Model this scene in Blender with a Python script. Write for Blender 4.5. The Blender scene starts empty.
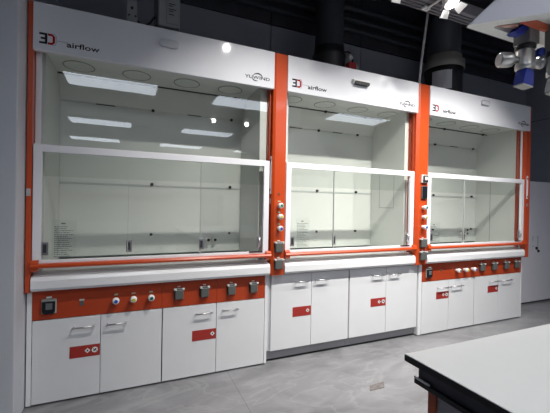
import bpy, bmesh, math, random
from mathutils import Vector, Matrix
random.seed(4)
SC = bpy.context.scene
COL = SC.collection

# ------------------------------------------------------------------ materials
def mat(name, color, rough=0.5, metal=0.0, spec=0.5, noise=0.0, nscale=8.0, bump=0.0, coat=0.0, emit=None, estr=0.0):
    m = bpy.data.materials.new(name); m.use_nodes = True
    nt = m.node_tree; b = nt.nodes['Principled BSDF']
    b.inputs['Roughness'].default_value = rough
    b.inputs['Metallic'].default_value = metal
    b.inputs['Specular IOR Level'].default_value = spec
    b.inputs['Coat Weight'].default_value = coat
    b.inputs['Coat Roughness'].default_value = 0.06
    tc = nt.nodes.new('ShaderNodeTexCoord')
    nz = nt.nodes.new('ShaderNodeTexNoise'); nz.inputs['Scale'].default_value = nscale
    nz.inputs['Detail'].default_value = 4
    nt.links.new(tc.outputs['Object'], nz.inputs['Vector'])
    rp = nt.nodes.new('ShaderNodeValToRGB')
    a = max(noise, 0.012)
    rp.color_ramp.elements[0].position = 0.3; rp.color_ramp.elements[1].position = 0.7
    rp.color_ramp.elements[0].color = [max(0, c*(1-a)) for c in color] + [1]
    rp.color_ramp.elements[1].color = [min(1, c*(1+a)) for c in color] + [1]
    nt.links.new(nz.outputs['Fac'], rp.inputs['Fac'])
    nt.links.new(rp.outputs['Color'], b.inputs['Base Color'])
    if bump:
        bp = nt.nodes.new('ShaderNodeBump'); bp.inputs['Strength'].default_value = bump
        bp.inputs['Distance'].default_value = 0.002
        nt.links.new(nz.outputs['Fac'], bp.inputs['Height']); nt.links.new(bp.outputs['Normal'], b.inputs['Normal'])
    if emit:
        b.inputs['Emission Color'].default_value = (*emit, 1); b.inputs['Emission Strength'].default_value = estr
    return m

def glass_mat(name, tint, base=0.04):
    m = bpy.data.materials.new(name); m.use_nodes = True
    nt = m.node_tree; nt.nodes.clear()
    out = nt.nodes.new('ShaderNodeOutputMaterial'); mix = nt.nodes.new('ShaderNodeMixShader')
    tr = nt.nodes.new('ShaderNodeBsdfTransparent'); tr.inputs['Color'].default_value = (*tint, 1)
    gl = nt.nodes.new('ShaderNodeBsdfGlossy'); gl.inputs['Roughness'].default_value = 0.012
    lw = nt.nodes.new('ShaderNodeLayerWeight'); lw.inputs['Blend'].default_value = 0.5
    pw = nt.nodes.new('ShaderNodeMath'); pw.operation = 'POWER'; pw.inputs[1].default_value = 5
    ma = nt.nodes.new('ShaderNodeMath'); ma.operation = 'MULTIPLY_ADD'
    ma.inputs[1].default_value = 1 - base; ma.inputs[2].default_value = base
    nt.links.new(lw.outputs['Facing'], pw.inputs[0]); nt.links.new(pw.outputs[0], ma.inputs[0])
    nt.links.new(ma.outputs[0], mix.inputs['Fac']); nt.links.new(tr.outputs[0], mix.inputs[1])
    nt.links.new(gl.outputs[0], mix.inputs[2]); nt.links.new(mix.outputs[0], out.inputs['Surface'])
    return m

def floor_mat():
    m = bpy.data.materials.new('grey_marble_tile'); m.use_nodes = True
    nt = m.node_tree; b = nt.nodes['Principled BSDF']; N = nt.nodes.new; L = nt.links.new
    tc = N('ShaderNodeTexCoord')
    mp = N('ShaderNodeMapping'); mp.inputs['Rotation'].default_value = (0, 0, 0.5); mp.inputs['Scale'].default_value = (1, 1.7, 1)
    L(tc.outputs['Object'], mp.inputs['Vector'])
    n1 = N('ShaderNodeTexNoise'); n1.inputs['Scale'].default_value = 2.2; n1.inputs['Detail'].default_value = 9; n1.inputs['Distortion'].default_value = 0.9
    n1.inputs['Roughness'].default_value = 0.62
    L(mp.outputs['Vector'], n1.inputs['Vector'])
    r1 = N('ShaderNodeValToRGB')
    r1.color_ramp.elements[0].position = 0.32; r1.color_ramp.elements[1].position = 0.72
    r1.color_ramp.elements[0].color = (0.155, 0.155, 0.165, 1); r1.color_ramp.elements[1].color = (0.285, 0.285, 0.30, 1)
    L(n1.outputs['Fac'], r1.inputs['Fac'])
    n2 = N('ShaderNodeTexNoise'); n2.inputs['Scale'].default_value = 1.6; n2.inputs['Detail'].default_value = 6; n2.inputs['Distortion'].default_value = 1.6
    L(mp.outputs['Vector'], n2.inputs['Vector'])
    s = N('ShaderNodeMath'); s.operation = 'SUBTRACT'; s.inputs[1].default_value = 0.5; L(n2.outputs['Fac'], s.inputs[0])
    ab = N('ShaderNodeMath'); ab.operation = 'ABSOLUTE'; L(s.outputs[0], ab.inputs[0])
    r2 = N('ShaderNodeValToRGB'); r2.color_ramp.elements[0].position = 0.0; r2.color_ramp.elements[1].position = 0.03
    r2.color_ramp.elements[0].color = (0.24, 0.24, 0.24, 1); r2.color_ramp.elements[1].color = (0, 0, 0, 1)
    L(ab.outputs[0], r2.inputs['Fac'])
    mx = N('ShaderNodeMixRGB'); mx.blend_type = 'MIX'; mx.inputs['Color2'].default_value = (0.40, 0.40, 0.41, 1)
    L(r2.outputs['Color'], mx.inputs['Fac']); L(r1.outputs['Color'], mx.inputs['Color1'])
    # tile joints: 1.2 m x 0.6 m tiles
    br = N('ShaderNodeTexBrick'); br.offset = 0.0; br.squash = 1
    br.inputs['Scale'].default_value = 1.0; br.inputs['Mortar Size'].default_value = 0.0016
    br.inputs['Brick Width'].default_value = 1.6; br.inputs['Row Height'].default_value = 1.6
    br.inputs['Color1'].default_value = (1, 1, 1, 1); br.inputs['Color2'].default_value = (0.93, 0.93, 0.93, 1); br.inputs['Mortar'].default_value = (0.45, 0.45, 0.45, 1)
    m2 = N('ShaderNodeMapping'); m2.inputs['Location'].default_value = (0.31, 1.15, 0)
    L(tc.outputs['Object'], m2.inputs['Vector']); L(m2.outputs['Vector'], br.inputs['Vector'])
    mu = N('ShaderNodeMixRGB'); mu.blend_type = 'MULTIPLY'; mu.inputs['Fac'].default_value = 1
    L(mx.outputs['Color'], mu.inputs['Color1']); L(br.outputs['Color'], mu.inputs['Color2'])
    L(mu.outputs['Color'], b.inputs['Base Color'])
    b.inputs['Roughness'].default_value = 0.28
    return m

def wall_panel_mat(name, c):
    m = bpy.data.materials.new(name); m.use_nodes = True
    nt = m.node_tree; b = nt.nodes['Principled BSDF']; N = nt.nodes.new; L = nt.links.new
    tc = N('ShaderNodeTexCoord'); nz = N('ShaderNodeTexNoise'); nz.inputs['Scale'].default_value = 1.2
    L(tc.outputs['Object'], nz.inputs['Vector'])
    rp = N('ShaderNodeValToRGB')
    rp.color_ramp.elements[0].color = (*[x*0.92 for x in c], 1); rp.color_ramp.elements[1].color = (*[x*1.08 for x in c], 1)
    L(nz.outputs['Fac'], rp.inputs['Fac']); L(rp.outputs['Color'], b.inputs['Base Color'])
    b.inputs['Roughness'].default_value = 0.45
    return m

M = dict(
    white=mat('white_powder_coat', (0.78, 0.79, 0.81), 0.32, coat=0.3),
    door=mat('white_door_laminate', (0.70, 0.71, 0.73), 0.38),
    header=mat('white_gloss_panel', (0.71, 0.72, 0.765), 0.07, spec=0.12),
    orange=mat('orange_powder_coat', (0.50, 0.060, 0.010), 0.3, coat=0.25),
    orangep=mat('orange_panel_coat', (0.40, 0.046, 0.010), 0.42),
    redlab=mat('red_label', (0.33, 0.025, 0.018), 0.45),
    lining=mat('off_white_liner', (0.70, 0.712, 0.69), 0.45),
    liningd=mat('grey_liner', (0.50, 0.53, 0.52), 0.4),
    alu=mat('white_aluminium', (0.80, 0.80, 0.84), 0.35, coat=0.2),
    steel=mat('brushed_steel', (0.62, 0.62, 0.64), 0.32, metal=0.9, noise=0.05, nscale=60),
    steeld=mat('dull_steel', (0.36, 0.36, 0.38), 0.35, metal=0.8),
    airfoil=mat('airfoil_steel', (0.55, 0.52, 0.53), 0.4, metal=0.3),
    black=mat('black_plastic', (0.012, 0.012, 0.014), 0.4),
    dark=mat('dark_grey_plastic', (0.035, 0.037, 0.042), 0.45),
    line=mat('dark_joint', (0.05, 0.05, 0.05), 0.6),
    linel=mat('light_joint', (0.30, 0.31, 0.30), 0.6),
    sock=mat('grey_socket_plastic', (0.10, 0.11, 0.104), 0.3),
    sockw=mat('pale_socket_frame', (0.62, 0.62, 0.60), 0.4),
    display=mat('black_display', (0.01, 0.012, 0.016), 0.15),
    dispfig=mat('display_figures', (0.12, 0.13, 0.14), 0.3),
    knobw=mat('white_valve_knob', (0.78, 0.78, 0.78), 0.3),
    blue=mat('blue_cap', (0.03, 0.09, 0.42), 0.35),
    bluek=mat('blue_knob', (0.006, 0.025, 0.26), 0.45),
    green=mat('green_cap', (0.03, 0.22, 0.13), 0.35),
    yellow=mat('yellow_cap', (0.50, 0.50, 0.05), 0.35),
    teal=mat('teal_cap', (0.01, 0.13, 0.13), 0.35),
    tag=mat('pale_green_tag', (0.40, 0.50, 0.33), 0.5),
    ink=mat('grey_ink', (0.035, 0.035, 0.04), 0.9, spec=0.05),
    inkred=mat('red_ink', (0.36, 0.012, 0.018), 0.9, spec=0.05),
    inkpale=mat('pale_grey_ink', (0.30, 0.30, 0.32), 0.9, spec=0.05),
    paper=glass_mat('thin_film_notice', (0.985, 0.99, 0.985), 0.03),
    print_=mat('notice_print', (0.13, 0.145, 0.14), 0.6),
    wleft=wall_panel_mat('grey_metal_wall', (0.60, 0.62, 0.67)),
    wback=wall_panel_mat('charcoal_wall_panel', (0.32, 0.34, 0.405)),
    wfront=wall_panel_mat('pale_partition', (0.45, 0.46, 0.47)),
    ceil=mat('black_ceiling', (0.05, 0.052, 0.066), 0.7, noise=0.2),
    duct=mat('black_duct', (0.05, 0.055, 0.07), 0.5),
    collar=mat('grey_collar', (0.36, 0.36, 0.33), 0.5),
    body=mat('dark_duct_body', (0.03, 0.031, 0.034), 0.4),
    rail=mat('grey_rail', (0.17, 0.17, 0.19), 0.45),
    box=mat('grey_cast_box', (0.32, 0.33, 0.35), 0.42),
    boxd=mat('dark_cast_box', (0.10, 0.105, 0.12), 0.45),
    lockr=mat('grey_cabinet_coat', (0.72, 0.71, 0.76), 0.4),
    benchtop=mat('white_bench_laminate', (0.82, 0.83, 0.82), 0.4),
    benchblk=mat('black_bench_edge', (0.006, 0.006, 0.010), 0.3),
    benchnavy=mat('dark_bench_apron', (0.06, 0.066, 0.09), 0.4),
    benchgrey=mat('grey_bench_panel', (0.42, 0.42, 0.49), 0.45),
    benchor=mat('orange_bench_post', (0.45, 0.08, 0.03), 0.4),
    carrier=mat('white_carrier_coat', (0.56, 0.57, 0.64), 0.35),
    carrierb=mat('bounce_lit_carrier_underside', (0.80, 0.83, 0.80), 0.4),  # paler than the canopy: light bounced off the bench put into the colour
    carro=mat('orange_carrier_strip', (0.62, 0.13, 0.06), 0.4),
    carrp=mat('pink_strip_reflection', (0.72, 0.45, 0.38), 0.4),
    fit=mat('silver_fitting', (0.50, 0.50, 0.49), 0.28, metal=0.75),
    fitg=mat('grey_fitting_block', (0.24, 0.24, 0.24), 0.4),
    lever=mat('pale_grey_lever', (0.36, 0.36, 0.34), 0.4),
    lamp=mat('lit_led_panel', (0.9, 0.9, 0.9), 0.5, emit=(0.82, 0.885, 1.0), estr=6.3),
    lens=mat('lit_lens', (0.9, 0.9, 0.9), 0.5, emit=(1.0, 0.97, 0.92), estr=14.0),
    lampw=mat('white_lamp_housing', (0.75, 0.75, 0.75), 0.4),
    badge=mat('pale_grey_badge', (0.54, 0.55, 0.60), 0.4),
    plinth=mat('grey_plinth', (0.30, 0.30, 0.32), 0.45),
    redv=mat('red_actuator', (0.40, 0.02, 0.02), 0.4),
    floorp=mat('mottled_floor_plate', (0.17, 0.155, 0.15), 0.5, noise=0.4, nscale=60),
    glass=glass_mat('clear_sash_glass', (0.962, 0.972, 0.962)),
    glassu=glass_mat('clear_fixed_glass', (0.955, 0.968, 0.957)),
    floor=floor_mat(),
)

# ------------------------------------------------------------------ mesh helpers
def BM(): return bmesh.new()

def box(bm, x0, x1, y0, y1, z0, z1, bev=0.0, mi=0, seg=2):
    vs = [bm.verts.new((x, y, z)) for x in (x0, x1) for y in (y0, y1) for z in (z0, z1)]
    idx = [(0, 1, 3, 2), (4, 6, 7, 5), (0, 4, 5, 1), (2, 3, 7, 6), (0, 2, 6, 4), (1, 5, 7, 3)]
    fs = [bm.faces.new([vs[i] for i in f]) for f in idx]
    for f in fs: f.material_index = mi
    if bev > 0:
        es = list({e for f in fs for e in f.edges})
        r = bmesh.ops.bevel(bm, geom=es, offset=bev, segments=seg, affect='EDGES', profile=0.5)
        for f in r['faces']: f.material_index = mi
    return vs

def prism(bm, poly, axis, a0, a1, mi=0):
    """poly: list of 2D points; axis 'x': (y,z), 'y': (x,z), 'z': (x,y)"""
    def P(p, a):
        return (a, p[0], p[1]) if axis == 'x' else ((p[0], a, p[1]) if axis == 'y' else (p[0], p[1], a))
    A = [bm.verts.new(P(p, a0)) for p in poly]; B = [bm.verts.new(P(p, a1)) for p in poly]
    n = len(poly); fs = []
    fs.append(bm.faces.new(A)); fs.append(bm.faces.new(B[::-1]))
    for i in range(n):
        fs.append(bm.faces.new((A[i], B[i], B[(i+1) % n], A[(i+1) % n])))
    for f in fs: f.material_index = mi
    bmesh.ops.recalc_face_normals(bm, faces=fs)
    return fs

def lathe(bm, prof, origin, axis, n=24, mi=0, cap=True):
    """prof: list of (radius, distance along axis)"""
    ax = Vector(axis).normalized(); o = Vector(origin)
    t = Vector((0, 0, 1)) if abs(ax.z) < 0.9 else Vector((1, 0, 0))
    u = ax.cross(t).normalized(); v = ax.cross(u)
    rings = []
    for r, d in prof:
        rings.append([bm.verts.new(o + ax*d + (u*math.cos(2*math.pi*k/n) + v*math.sin(2*math.pi*k/n))*r) for k in range(n)])
    fs = []
    for a, b in zip(rings, rings[1:]):
        for k in range(n):
            fs.append(bm.faces.new((a[k], a[(k+1) % n], b[(k+1) % n], b[k])))
    if cap:
        fs.append(bm.faces.new(rings[0][::-1])); fs.append(bm.faces.new(rings[-1]))
    for f in fs: f.material_index = mi; f.smooth = len(f.verts) == 4
    bmesh.ops.recalc_face_normals(bm, faces=fs)

def tube(bm, pts, r, n=8, mi=0):
    pts = [Vector(p) for p in pts]; rings = []
    prev = None
    for i, p in enumerate(pts):
        d = (pts[min(i+1, len(pts)-1)] - pts[max(i-1, 0)]).normalized()
        if prev is None:
            t = Vector((0, 0, 1)) if abs(d.z) < 0.9 else Vector((1, 0, 0)); u = d.cross(t).normalized()
        else:
            u = (prev - d*prev.dot(d)).normalized()
        prev = u; v = d.cross(u)
        rings.append([bm.verts.new(p + (u*math.cos(2*math.pi*k/n) + v*math.sin(2*math.pi*k/n))*r) for k in range(n)])
    fs = []
    for a, b in zip(rings, rings[1:]):
        for k in range(n): fs.append(bm.faces.new((a[k], a[(k+1) % n], b[(k+1) % n], b[k])))
    fs.append(bm.faces.new(rings[0][::-1])); fs.append(bm.faces.new(rings[-1]))
    for f in fs: f.material_index = mi; f.smooth = len(f.verts) == 4
    bmesh.ops.recalc_face_normals(bm, faces=fs)

def wloc(o):
    v = Vector((0, 0, 0))
    while o: v = v + o.location; o = o.parent
    return v

def obj(name, bm, mats, parent=None, loc=None):
    """link bm (world coordinates) as one mesh object; origin at parent's origin or at loc"""
    if not isinstance(mats, (list, tuple)): mats = [mats]
    org = wloc(parent) if parent else Vector(loc or (0, 0, 0))
    bmesh.ops.translate(bm, verts=bm.verts, vec=-org)
    me = bpy.data.meshes.new(name); bm.to_mesh(me); bm.free()
    for m in mats: me.materials.append(m)
    o = bpy.data.objects.new(name, me); COL.objects.link(o)
    if parent: o.parent = parent
    else: o.location = org
    return o

def tag(o, label, cat, group=None):
    o['label'] = label; o['category'] = cat
    if group: o['group'] = group
    return o

def thing(name, label, cat, loc, group=None):
    o = bpy.data.objects.new(name, None); COL.objects.link(o); o.location = loc
    o.empty_display_size = 0.1
    return tag(o, label, cat, group)

def struct(name, bm, m, loc=None):
    o = obj(name, bm, m, None, loc); o['kind'] = 'structure'; return o

def copy_tree(o, parent=None):
    c = o.copy(); COL.objects.link(c); c.parent = parent
    for ch in list(o.children): copy_tree(ch, c)
    return c

def text_bm(bm, s, x, z, y, width, height, mi=0, shear=0.0, depth=0.0015):
    """lettering standing on a plane of constant y, facing -y, fitted into width x height"""
    cu = bpy.data.curves.new('t', 'FONT'); cu.body = s; cu.size = 1.0; cu.extrude = 0.02; cu.resolution_u = 3; cu.shear = shear; cu.offset = 0.016
    to = bpy.data.objects.new('t', cu); COL.objects.link(to)
    dg = bpy.context.evaluated_depsgraph_get(); dg.update()
    me = bpy.data.meshes.new_from_object(to.evaluated_get(dg))
    xs = [v.co.x for v in me.vertices]; ys = [v.co.y for v in me.vertices]
    x0, x1, y0, y1 = min(xs), max(xs), min(ys), max(ys)
    for v in me.vertices:
        a = (v.co.x-x0)/(x1-x0)*width + x; b = (v.co.y-y0)/(y1-y0)*height + z
        v.co = (a, y - (v.co.z+0.02)/0.04*depth, b)
    n0 = len(bm.faces); bm.from_mesh(me); bm.faces.ensure_lookup_table()
    for f in bm.faces[n0:]: f.material_index = mi
    bpy.data.objects.remove(to); bpy.data.curves.remove(cu); bpy.data.meshes.remove(me)

def strip(bm, pts, w, y, depth=0.0015, mi=0):
    """flat ribbon in an xz plane through pts with half widths w (list or number)"""
    n = len(pts); L = []; R = []
    for i, (x, z) in enumerate(pts):
        a = pts[max(i-1, 0)]; b = pts[min(i+1, n-1)]
        d = Vector((b[0]-a[0], b[1]-a[1])).normalized(); nn = Vector((-d.y, d.x))
        ww = w[i] if isinstance(w, (list, tuple)) else w
        L.append((x+nn.x*ww, z+nn.y*ww)); R.append((x-nn.x*ww, z-nn.y*ww))
    prism(bm, L + R[::-1], 'y', y-depth, y, mi)

# ------------------------------------------------------------------ the setting
b = BM(); box(b, -3, 7, -10, 1.1, -0.06, 0); struct('floor', b, M['floor'])
b = BM(); box(b, -3, 7, -10, 1.1, 3.9, 3.96); struct('ceiling', b, M['ceil'])
b = BM()
px = [-0.42+1.195*k for k in range(0, 7)]
for a, c in zip(px, px[1:]):
    c2 = min(c, 6.46)
    box(b, a+0.004, c2-0.004, 0.9, 0.93, 0, 3.25, 0.003)
    box(b, a+0.004, c2-0.004, 0.9, 0.93, 3.262, 3.9, 0.003, 1)
box(b, -0.5, 6.46, 0.93, 1.0, 0, 3.9, 0, 2)
struct('wall_back', b, [M['wback'], M['ceil'], M['black']])
b = BM(); box(b, 6.45, 6.55, -10, 0.893, 0, 2.683); box(b, 6.45, 6.55, -10, 0.893, 2.695, 3.89); box(b, 6.47, 6.55, -10, 0.893, 2.683, 2.695, 0, 1)
struct('wall_right', b, [M['wback'], M['black']])
b = BM(); box(b, -0.5, -0.004, -0.21, 0.893, 0.0, 3.89, 0.006); box(b, -2.9, -0.503, -0.21, -0.1, 0, 3.89, 0.003)
struct('wall_left', b, M['wleft'])
b = BM(); box(b, -2.95, 6.45, -10, -9.9, 0, 3.89); struct('wall_front', b, M['wfront'])

# ------------------------------------------------------------------ fume hoods
ZT = 2.5; ZH = 2.21; FY = -0.05
HL = {}
def gas_valve(par, x, y, z, capm, tagged=True):
    b = BM()
    lathe(b, [(0.016, 0), (0.016, 0.012), (0.011, 0.014), (0.011, 0.024)], (x, y, z), (0, -1, 0), 20, 1)
    v = obj('gas_valve', b, [M['tag'], M['sockw']], par)
    b = BM()
    lathe(b, [(0.017, 0.020), (0.0215, 0.024), (0.0222, 0.042), (0.018, 0.051), (0.014, 0.053)], (x, y, z), (0, -1, 0), 24)
    k = obj('valve_knob', b, M['knobw'], v)
    b = BM(); lathe(b, [(0.0115, 0.053), (0.0115, 0.0565), (0.009, 0.058)], (x+0.002, y, z), (0, -1, 0), 20)
    obj('valve_cap', b, capm, v)
    if tagged:
        b = BM(); box(b, x-0.012, x+0.012, y-0.003, y, z+0.029, z+0.039, 0.001); obj('valve_tag', b, M['tag'], v)
    return v

def socket(par, x, y, z, w=0.066, h=0.082):
    b = BM(); box(b, x-w/2, x+w/2, y-0.008, y, z-h/2, z+h/2, 0.003)
    s = obj('power_socket', b, M['dark'], par)
    b = BM(); box(b, x-w/2+0.003, x+w/2-0.003, y-0.030, y-0.008, z-h/2+0.004, z+h/2-0.008, 0.006); obj('socket_cover', b, M['sock'], s)
    b = BM()
    box(b, x-w/2-0.004, x-w/2+0.013, y-0.031, y-0.004, z+h/2-0.012, z+h/2+0.002, 0.003)
    box(b, x+w/2-0.013, x+w/2+0.004, y-0.031, y-0.004, z+h/2-0.012, z+h/2+0.002, 0.003)
    tube(b, [(x-w/2+0.01, y-0.012, z+h/2-0.002), (x+w/2-0.01, y-0.012, z+h/2-0.002)], 0.0035, 8)
    box(b, x-0.011, x+0.011, y-0.004, y, z+h/2+0.006, z+h/2+0.014, 0.001)
    obj('socket_hinge', b, M['sockw'], s)
    return s

def logo(par, x, z, ytop, gap=0.058, tw=0.183):
    y = ytop
    b = BM()
    # block numeral
    box(b, x, x+0.040, y-0.0015, y, z+0.054, z+0.066); box(b, x+0.008, x+0.040, y-0.0015, y, z+0.027, z+0.039)
    box(b, x, x+0.040, y-0.0015, y, z, z+0.012); box(b, x+0.029, x+0.042, y-0.0015, y, z, z+0.066)
    # letter
    strip(b, [(x+0.045, z+0.060), (x+0.066, z+0.060), (x+0.076, z+0.050), (x+0.076, z+0.016), (x+0.066, z+0.006), (x+0.045, z+0.006)], 0.0065, y, 0.0015, 1)
    strip(b, [(x+0.070, z+0.069), (x+0.081, z+0.066), (x+0.088, z+0.054), (x+0.088, z+0.012), (x+0.081, z+0.0), (x+0.070, z-0.003)], 0.0016, y, 0.0012, 2)
    box(b, x+0.094, x+0.094+gap, y-0.0012, y, z+0.028, z+0.031, 0, 2)
    text_bm(b, 'airflow', x+0.094+gap-0.008, z+0.002, y, tw, 0.034, 0)
    return obj('logo_lettering', b, [M['ink'], M['inkred'], M['inkpale']], par)

def maker(par, x, z, y, w):
    b = BM()
    text_bm(b, 'YU', x, z, y, w*0.30, 0.024); text_bm(b, 'W', x+w*0.315, z, y, w*0.24, 0.024); text_bm(b, 'IND', x+w*0.58, z, y, w*0.42, 0.024)
    c = x+w*0.53
    strip(b, [(c-0.042*w/0.2, z+0.026), (c-0.026*w/0.2, z+0.040), (c, z+0.045), (c+0.024*w/0.2, z+0.036), (c+0.034*w/0.2, z+0.020)], [0.001, 0.004, 0.0055, 0.004, 0.0012], y)
    strip(b, [(c-0.050*w/0.2, z+0.008), (c-0.040*w/0.2, z-0.008), (c-0.022*w/0.2, z-0.014), (c-0.006*w/0.2, z-0.012)], [0.001, 0.0045, 0.004, 0.001], y)
    return obj('maker_lettering', b, M['ink'], par)

def column(par, name, x0, x1, cham=0.0, z0=0.729, yb=0.07):
    b = BM()
    p = [(x0+cham, FY), (x1-0.004, FY), (x1, FY+0.004), (x1, yb), (x0, yb), (x0, FY+cham*0.7)] if cham else [(x0, FY), (x1-0.004, FY), (x1, FY+0.004), (x1, yb), (x0, yb)]
    prism(b, p, 'z', z0, ZT)
    return obj(name, b, M['orange'], par)

def hood(key, label, xl, xr, hx0, hx1, sx0, sx1, ix0, ix1, panes, lights, badge, loc):
    """xl..xr clear opening between columns, hx header, sx sash, ix inner lining faces"""
    H = thing('fume_hood', label, 'fume hood', loc, 'fume hoods along the wall')
    # header
    b = BM(); box(b, hx0, hx1, -0.057, -0.02, ZH, ZT, 0.003); h = obj('header_panel', b, M['header'], H)
    # carcass: roof, back, side walls
    b = BM(); box(b, xl, xr, -0.019, 0.74, 2.44, 2.50); box(b, xl, xr, 0.70, 0.74, 0.735, 2.44)
    obj('carcass', b, M['white'], H)
    b = BM(); box(b, xl+0.002, ix0, 0.06, 0.699, 0.835, 2.439, 0.002); obj('interior_side_wall', b, M['lining'], H)
    b = BM(); box(b, ix1, xr-0.002, 0.06, 0.699, 0.835, 2.439, 0.002)
    if key == 2:
        for q in ((0.2, 0.42, 1.28, 1.285), (0.2, 0.42, 1.66, 1.665), (0.2, 0.205, 1.28, 1.665), (0.415, 0.42, 1.28, 1.665)):
            box(b, ix1-0.001, ix1+0.001, q[0], q[1], q[2], q[3], 0, 1)
    if key == 3:
        box(b, ix1-0.001, ix1+0.001, 0.36, 0.366, 0.84, 1.72, 0, 1)
    obj('interior_side_wall', b, [M['lining'], M['linel']], H)
    # inner ceiling with round light covers
    b = BM(); box(b, ix0+0.001, ix1-0.001, -0.015, 0.43, 2.25, 2.27); ce = obj('interior_ceiling', b, M['lining'], H)
    for lx in lights:
        b = BM()
        lathe(b, [(0.100, 0), (0.102, 0.003), (0.094, 0.004), (0.094, 0.001)], (lx, 0.24, 2.25), (0, 0, -1), 40, 0, False)
        ring = obj('light_cover_ring', b, M['linel'], ce)
        b = BM(); lathe(b, [(0.093, 0), (0.093, 0.002)], (lx, 0.24, 2.25), (0, 0, -1), 40); obj('light_cover', b, M['lining'], ring)
    # baffles
    b = BM(); prism(b, [(0.425, 2.249), (0.555, 2.083), (0.567, 2.083), (0.438, 2.249)], 'x', ix0+0.001, ix1-0.001)
    n = Vector((0, -0.166, -0.13)).normalized()
    up = obj('sloping_baffle', b, M['lining'], H)
    b = BM(); box(b, ix0+0.001, ix1-0.001, 0.421, 0.427, 2.240, 2.250); obj('baffle_rail', b, M['line'], up)
    b = BM(); box(b, ix0+0.001, ix1-0.001, 0.555, 0.568, 1.444, 2.080)
    seam = lambda x, z0, z1: box(b, x-0.002, x+0.002, 0.5545, 0.5555, z0, z1, 0, 1)
    obj('back_baffle', b, [M['lining'], M['linel']], H)
    b = BM(); box(b, ix0+0.001, ix1-0.001, 0.555, 0.568, 0.855, 1.428)
    lb = obj('back_baffle', b, [M['lining'], M['linel']], H)
    b = BM(); box(b, ix0+0.001, ix1-0.001, 0.550, 0.572, 1.428, 1.443, 0.002); obj('baffle_slot_rail', b, M['liningd'], H)
    b = BM(); box(b, ix0+0.001, ix1-0.001, 0.62, 0.64, 0.831, 2.05); obj('rear_lining', b, M['liningd'], H)
    def clip(x, y, z, par, s=1.0):
        b = BM(); lathe(b, [(0.012*s, 0), (0.014*s, 0.010), (0.010*s, 0.022), (0.006*s, 0.026)], (x, y, z), (0, -1, 0), 14); obj('baffle_clip', b, M['black'], par)
    for cx in HL[key]['clips']:
        clip(cx, 0.553, 1.448, lb); clip(cx, 0.552, 1.02, lb, 0.85)
        clip(cx, 0.545, 2.074, up); clip(cx, 0.416, 2.238, up)
    for s0, s1 in HL[key]['slots']:
        b = BM(); box(b, s0, s1, 0.548, 0.554, 2.074, 2.081, 0.001); obj('baffle_slot', b, M['line'], up)
    for k, (tx, dz) in enumerate(HL[key]['taps']):
        b = BM(); lathe(b, [(0.026, 0), (0.026, 0.006), (0.016, 0.010), (0.016, 0.035), (0.022, 0.036), (0.020, 0.052)], (tx, 0.554, 0.965+dz), (0, -1, 0), 20, 0)
        t_ = obj('service_outlet', b, M['sockw'], H)
        b = BM(); lathe(b, [(0.013, 0.0525), (0.013, 0.058)], (tx+0.004, 0.554, 0.965+dz), (0, -1, 0), 16); obj('outlet_bore', b, M['black'], t_)
    # worktop, airfoil and lip
    b = BM(); box(b, xl+0.001, xr-0.001, 0.07, 0.699, 0.795, 0.83); obj('worktop', b, M['liningd'], H)
    b = BM(); prism(b, [(-0.006, 0.832), (0.03, 0.846), (0.20, 0.840), (0.20, 0.833), (0.03, 0.836), (-0.006, 0.822)], 'x', xl+0.004, xr-0.004); obj('airfoil_sill', b, M['airfoil'], H)
    b = BM(); prism(b, [(-0.048, 0.735), (-0.060, 0.752), (-0.060, 0.800), (-0.052, 0.818), (-0.036, 0.826), (-0.006, 0.828), (0.068, 0.828), (0.068, 0.735)], 'x', xl+0.003, xr-0.003)
    obj('front_lip', b, M['white'], H)
    # orange rail with end brackets
    b = BM(); prism(b, [(-0.078, 0.884), (-0.080, 0.894), (-0.074, 0.904), (-0.052, 0.908), (-0.047, 0.904), (-0.047, 0.880), (-0.072, 0.879)], 'x', xl+0.002, xr-0.002)
    rb = obj('front_rail', b, M['orange'], H)
    for x0, x1 in ((xl+0.0015, xl+0.042), (xr-0.042, xr-0.0015)):
        b = BM(); prism(b, [(-0.072, 0.868), (-0.072, 0.912), (-0.056, 0.928), (-0.045, 0.928), (-0.045, 0.855), (-0.055, 0.855)], 'x', x0, x1); obj('rail_bracket', b, M['orange'], rb)
    # upper fixed pane and its tracks
    for x0, x1, ya, yb in ((xl+0.001, xl+0.030, 0.010, 0.04), (xr-0.009, xr-0.001, -0.008, 0.012)):
        b = BM(); box(b, x0, x1, ya, yb, 0.835, 2.24, 0.002); obj('sash_track', b, M['orangep'] if (key < 3 and ya < 0) else M['alu'], H)
    b = BM(); box(b, xr-0.010, xr-0.001, 0.0245, 0.059, 0.835, 2.24, 0.001); obj('liner_strip', b, M['orangep'], H)
    b = BM(); box(b, xl+0.031, xr-0.012, 0.018, 0.023, 1.45, 2.24); obj('fixed_glass', b, M['glassu'], H)
    # sash
    b = BM(); f = 0.045; z0, z1 = 0.888, 1.642
    y0, y1 = -0.040, -0.012
    box(b, sx0, sx0+f, y0, y1, z0, z1, 0.002); box(b, sx1-f, sx1, y0, y1, z0, z1, 0.002)
    box(b, sx0+f, sx1-f, y0+0.0005, y1-0.0005, z1-0.046, z1, 0.002); box(b, sx0+f, sx1-f, y0+0.0005, y1-0.0005, z0, z0+0.036, 0.002)
    S = obj('sash', b, M['alu'], H)
    npn = len(panes)-1
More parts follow.
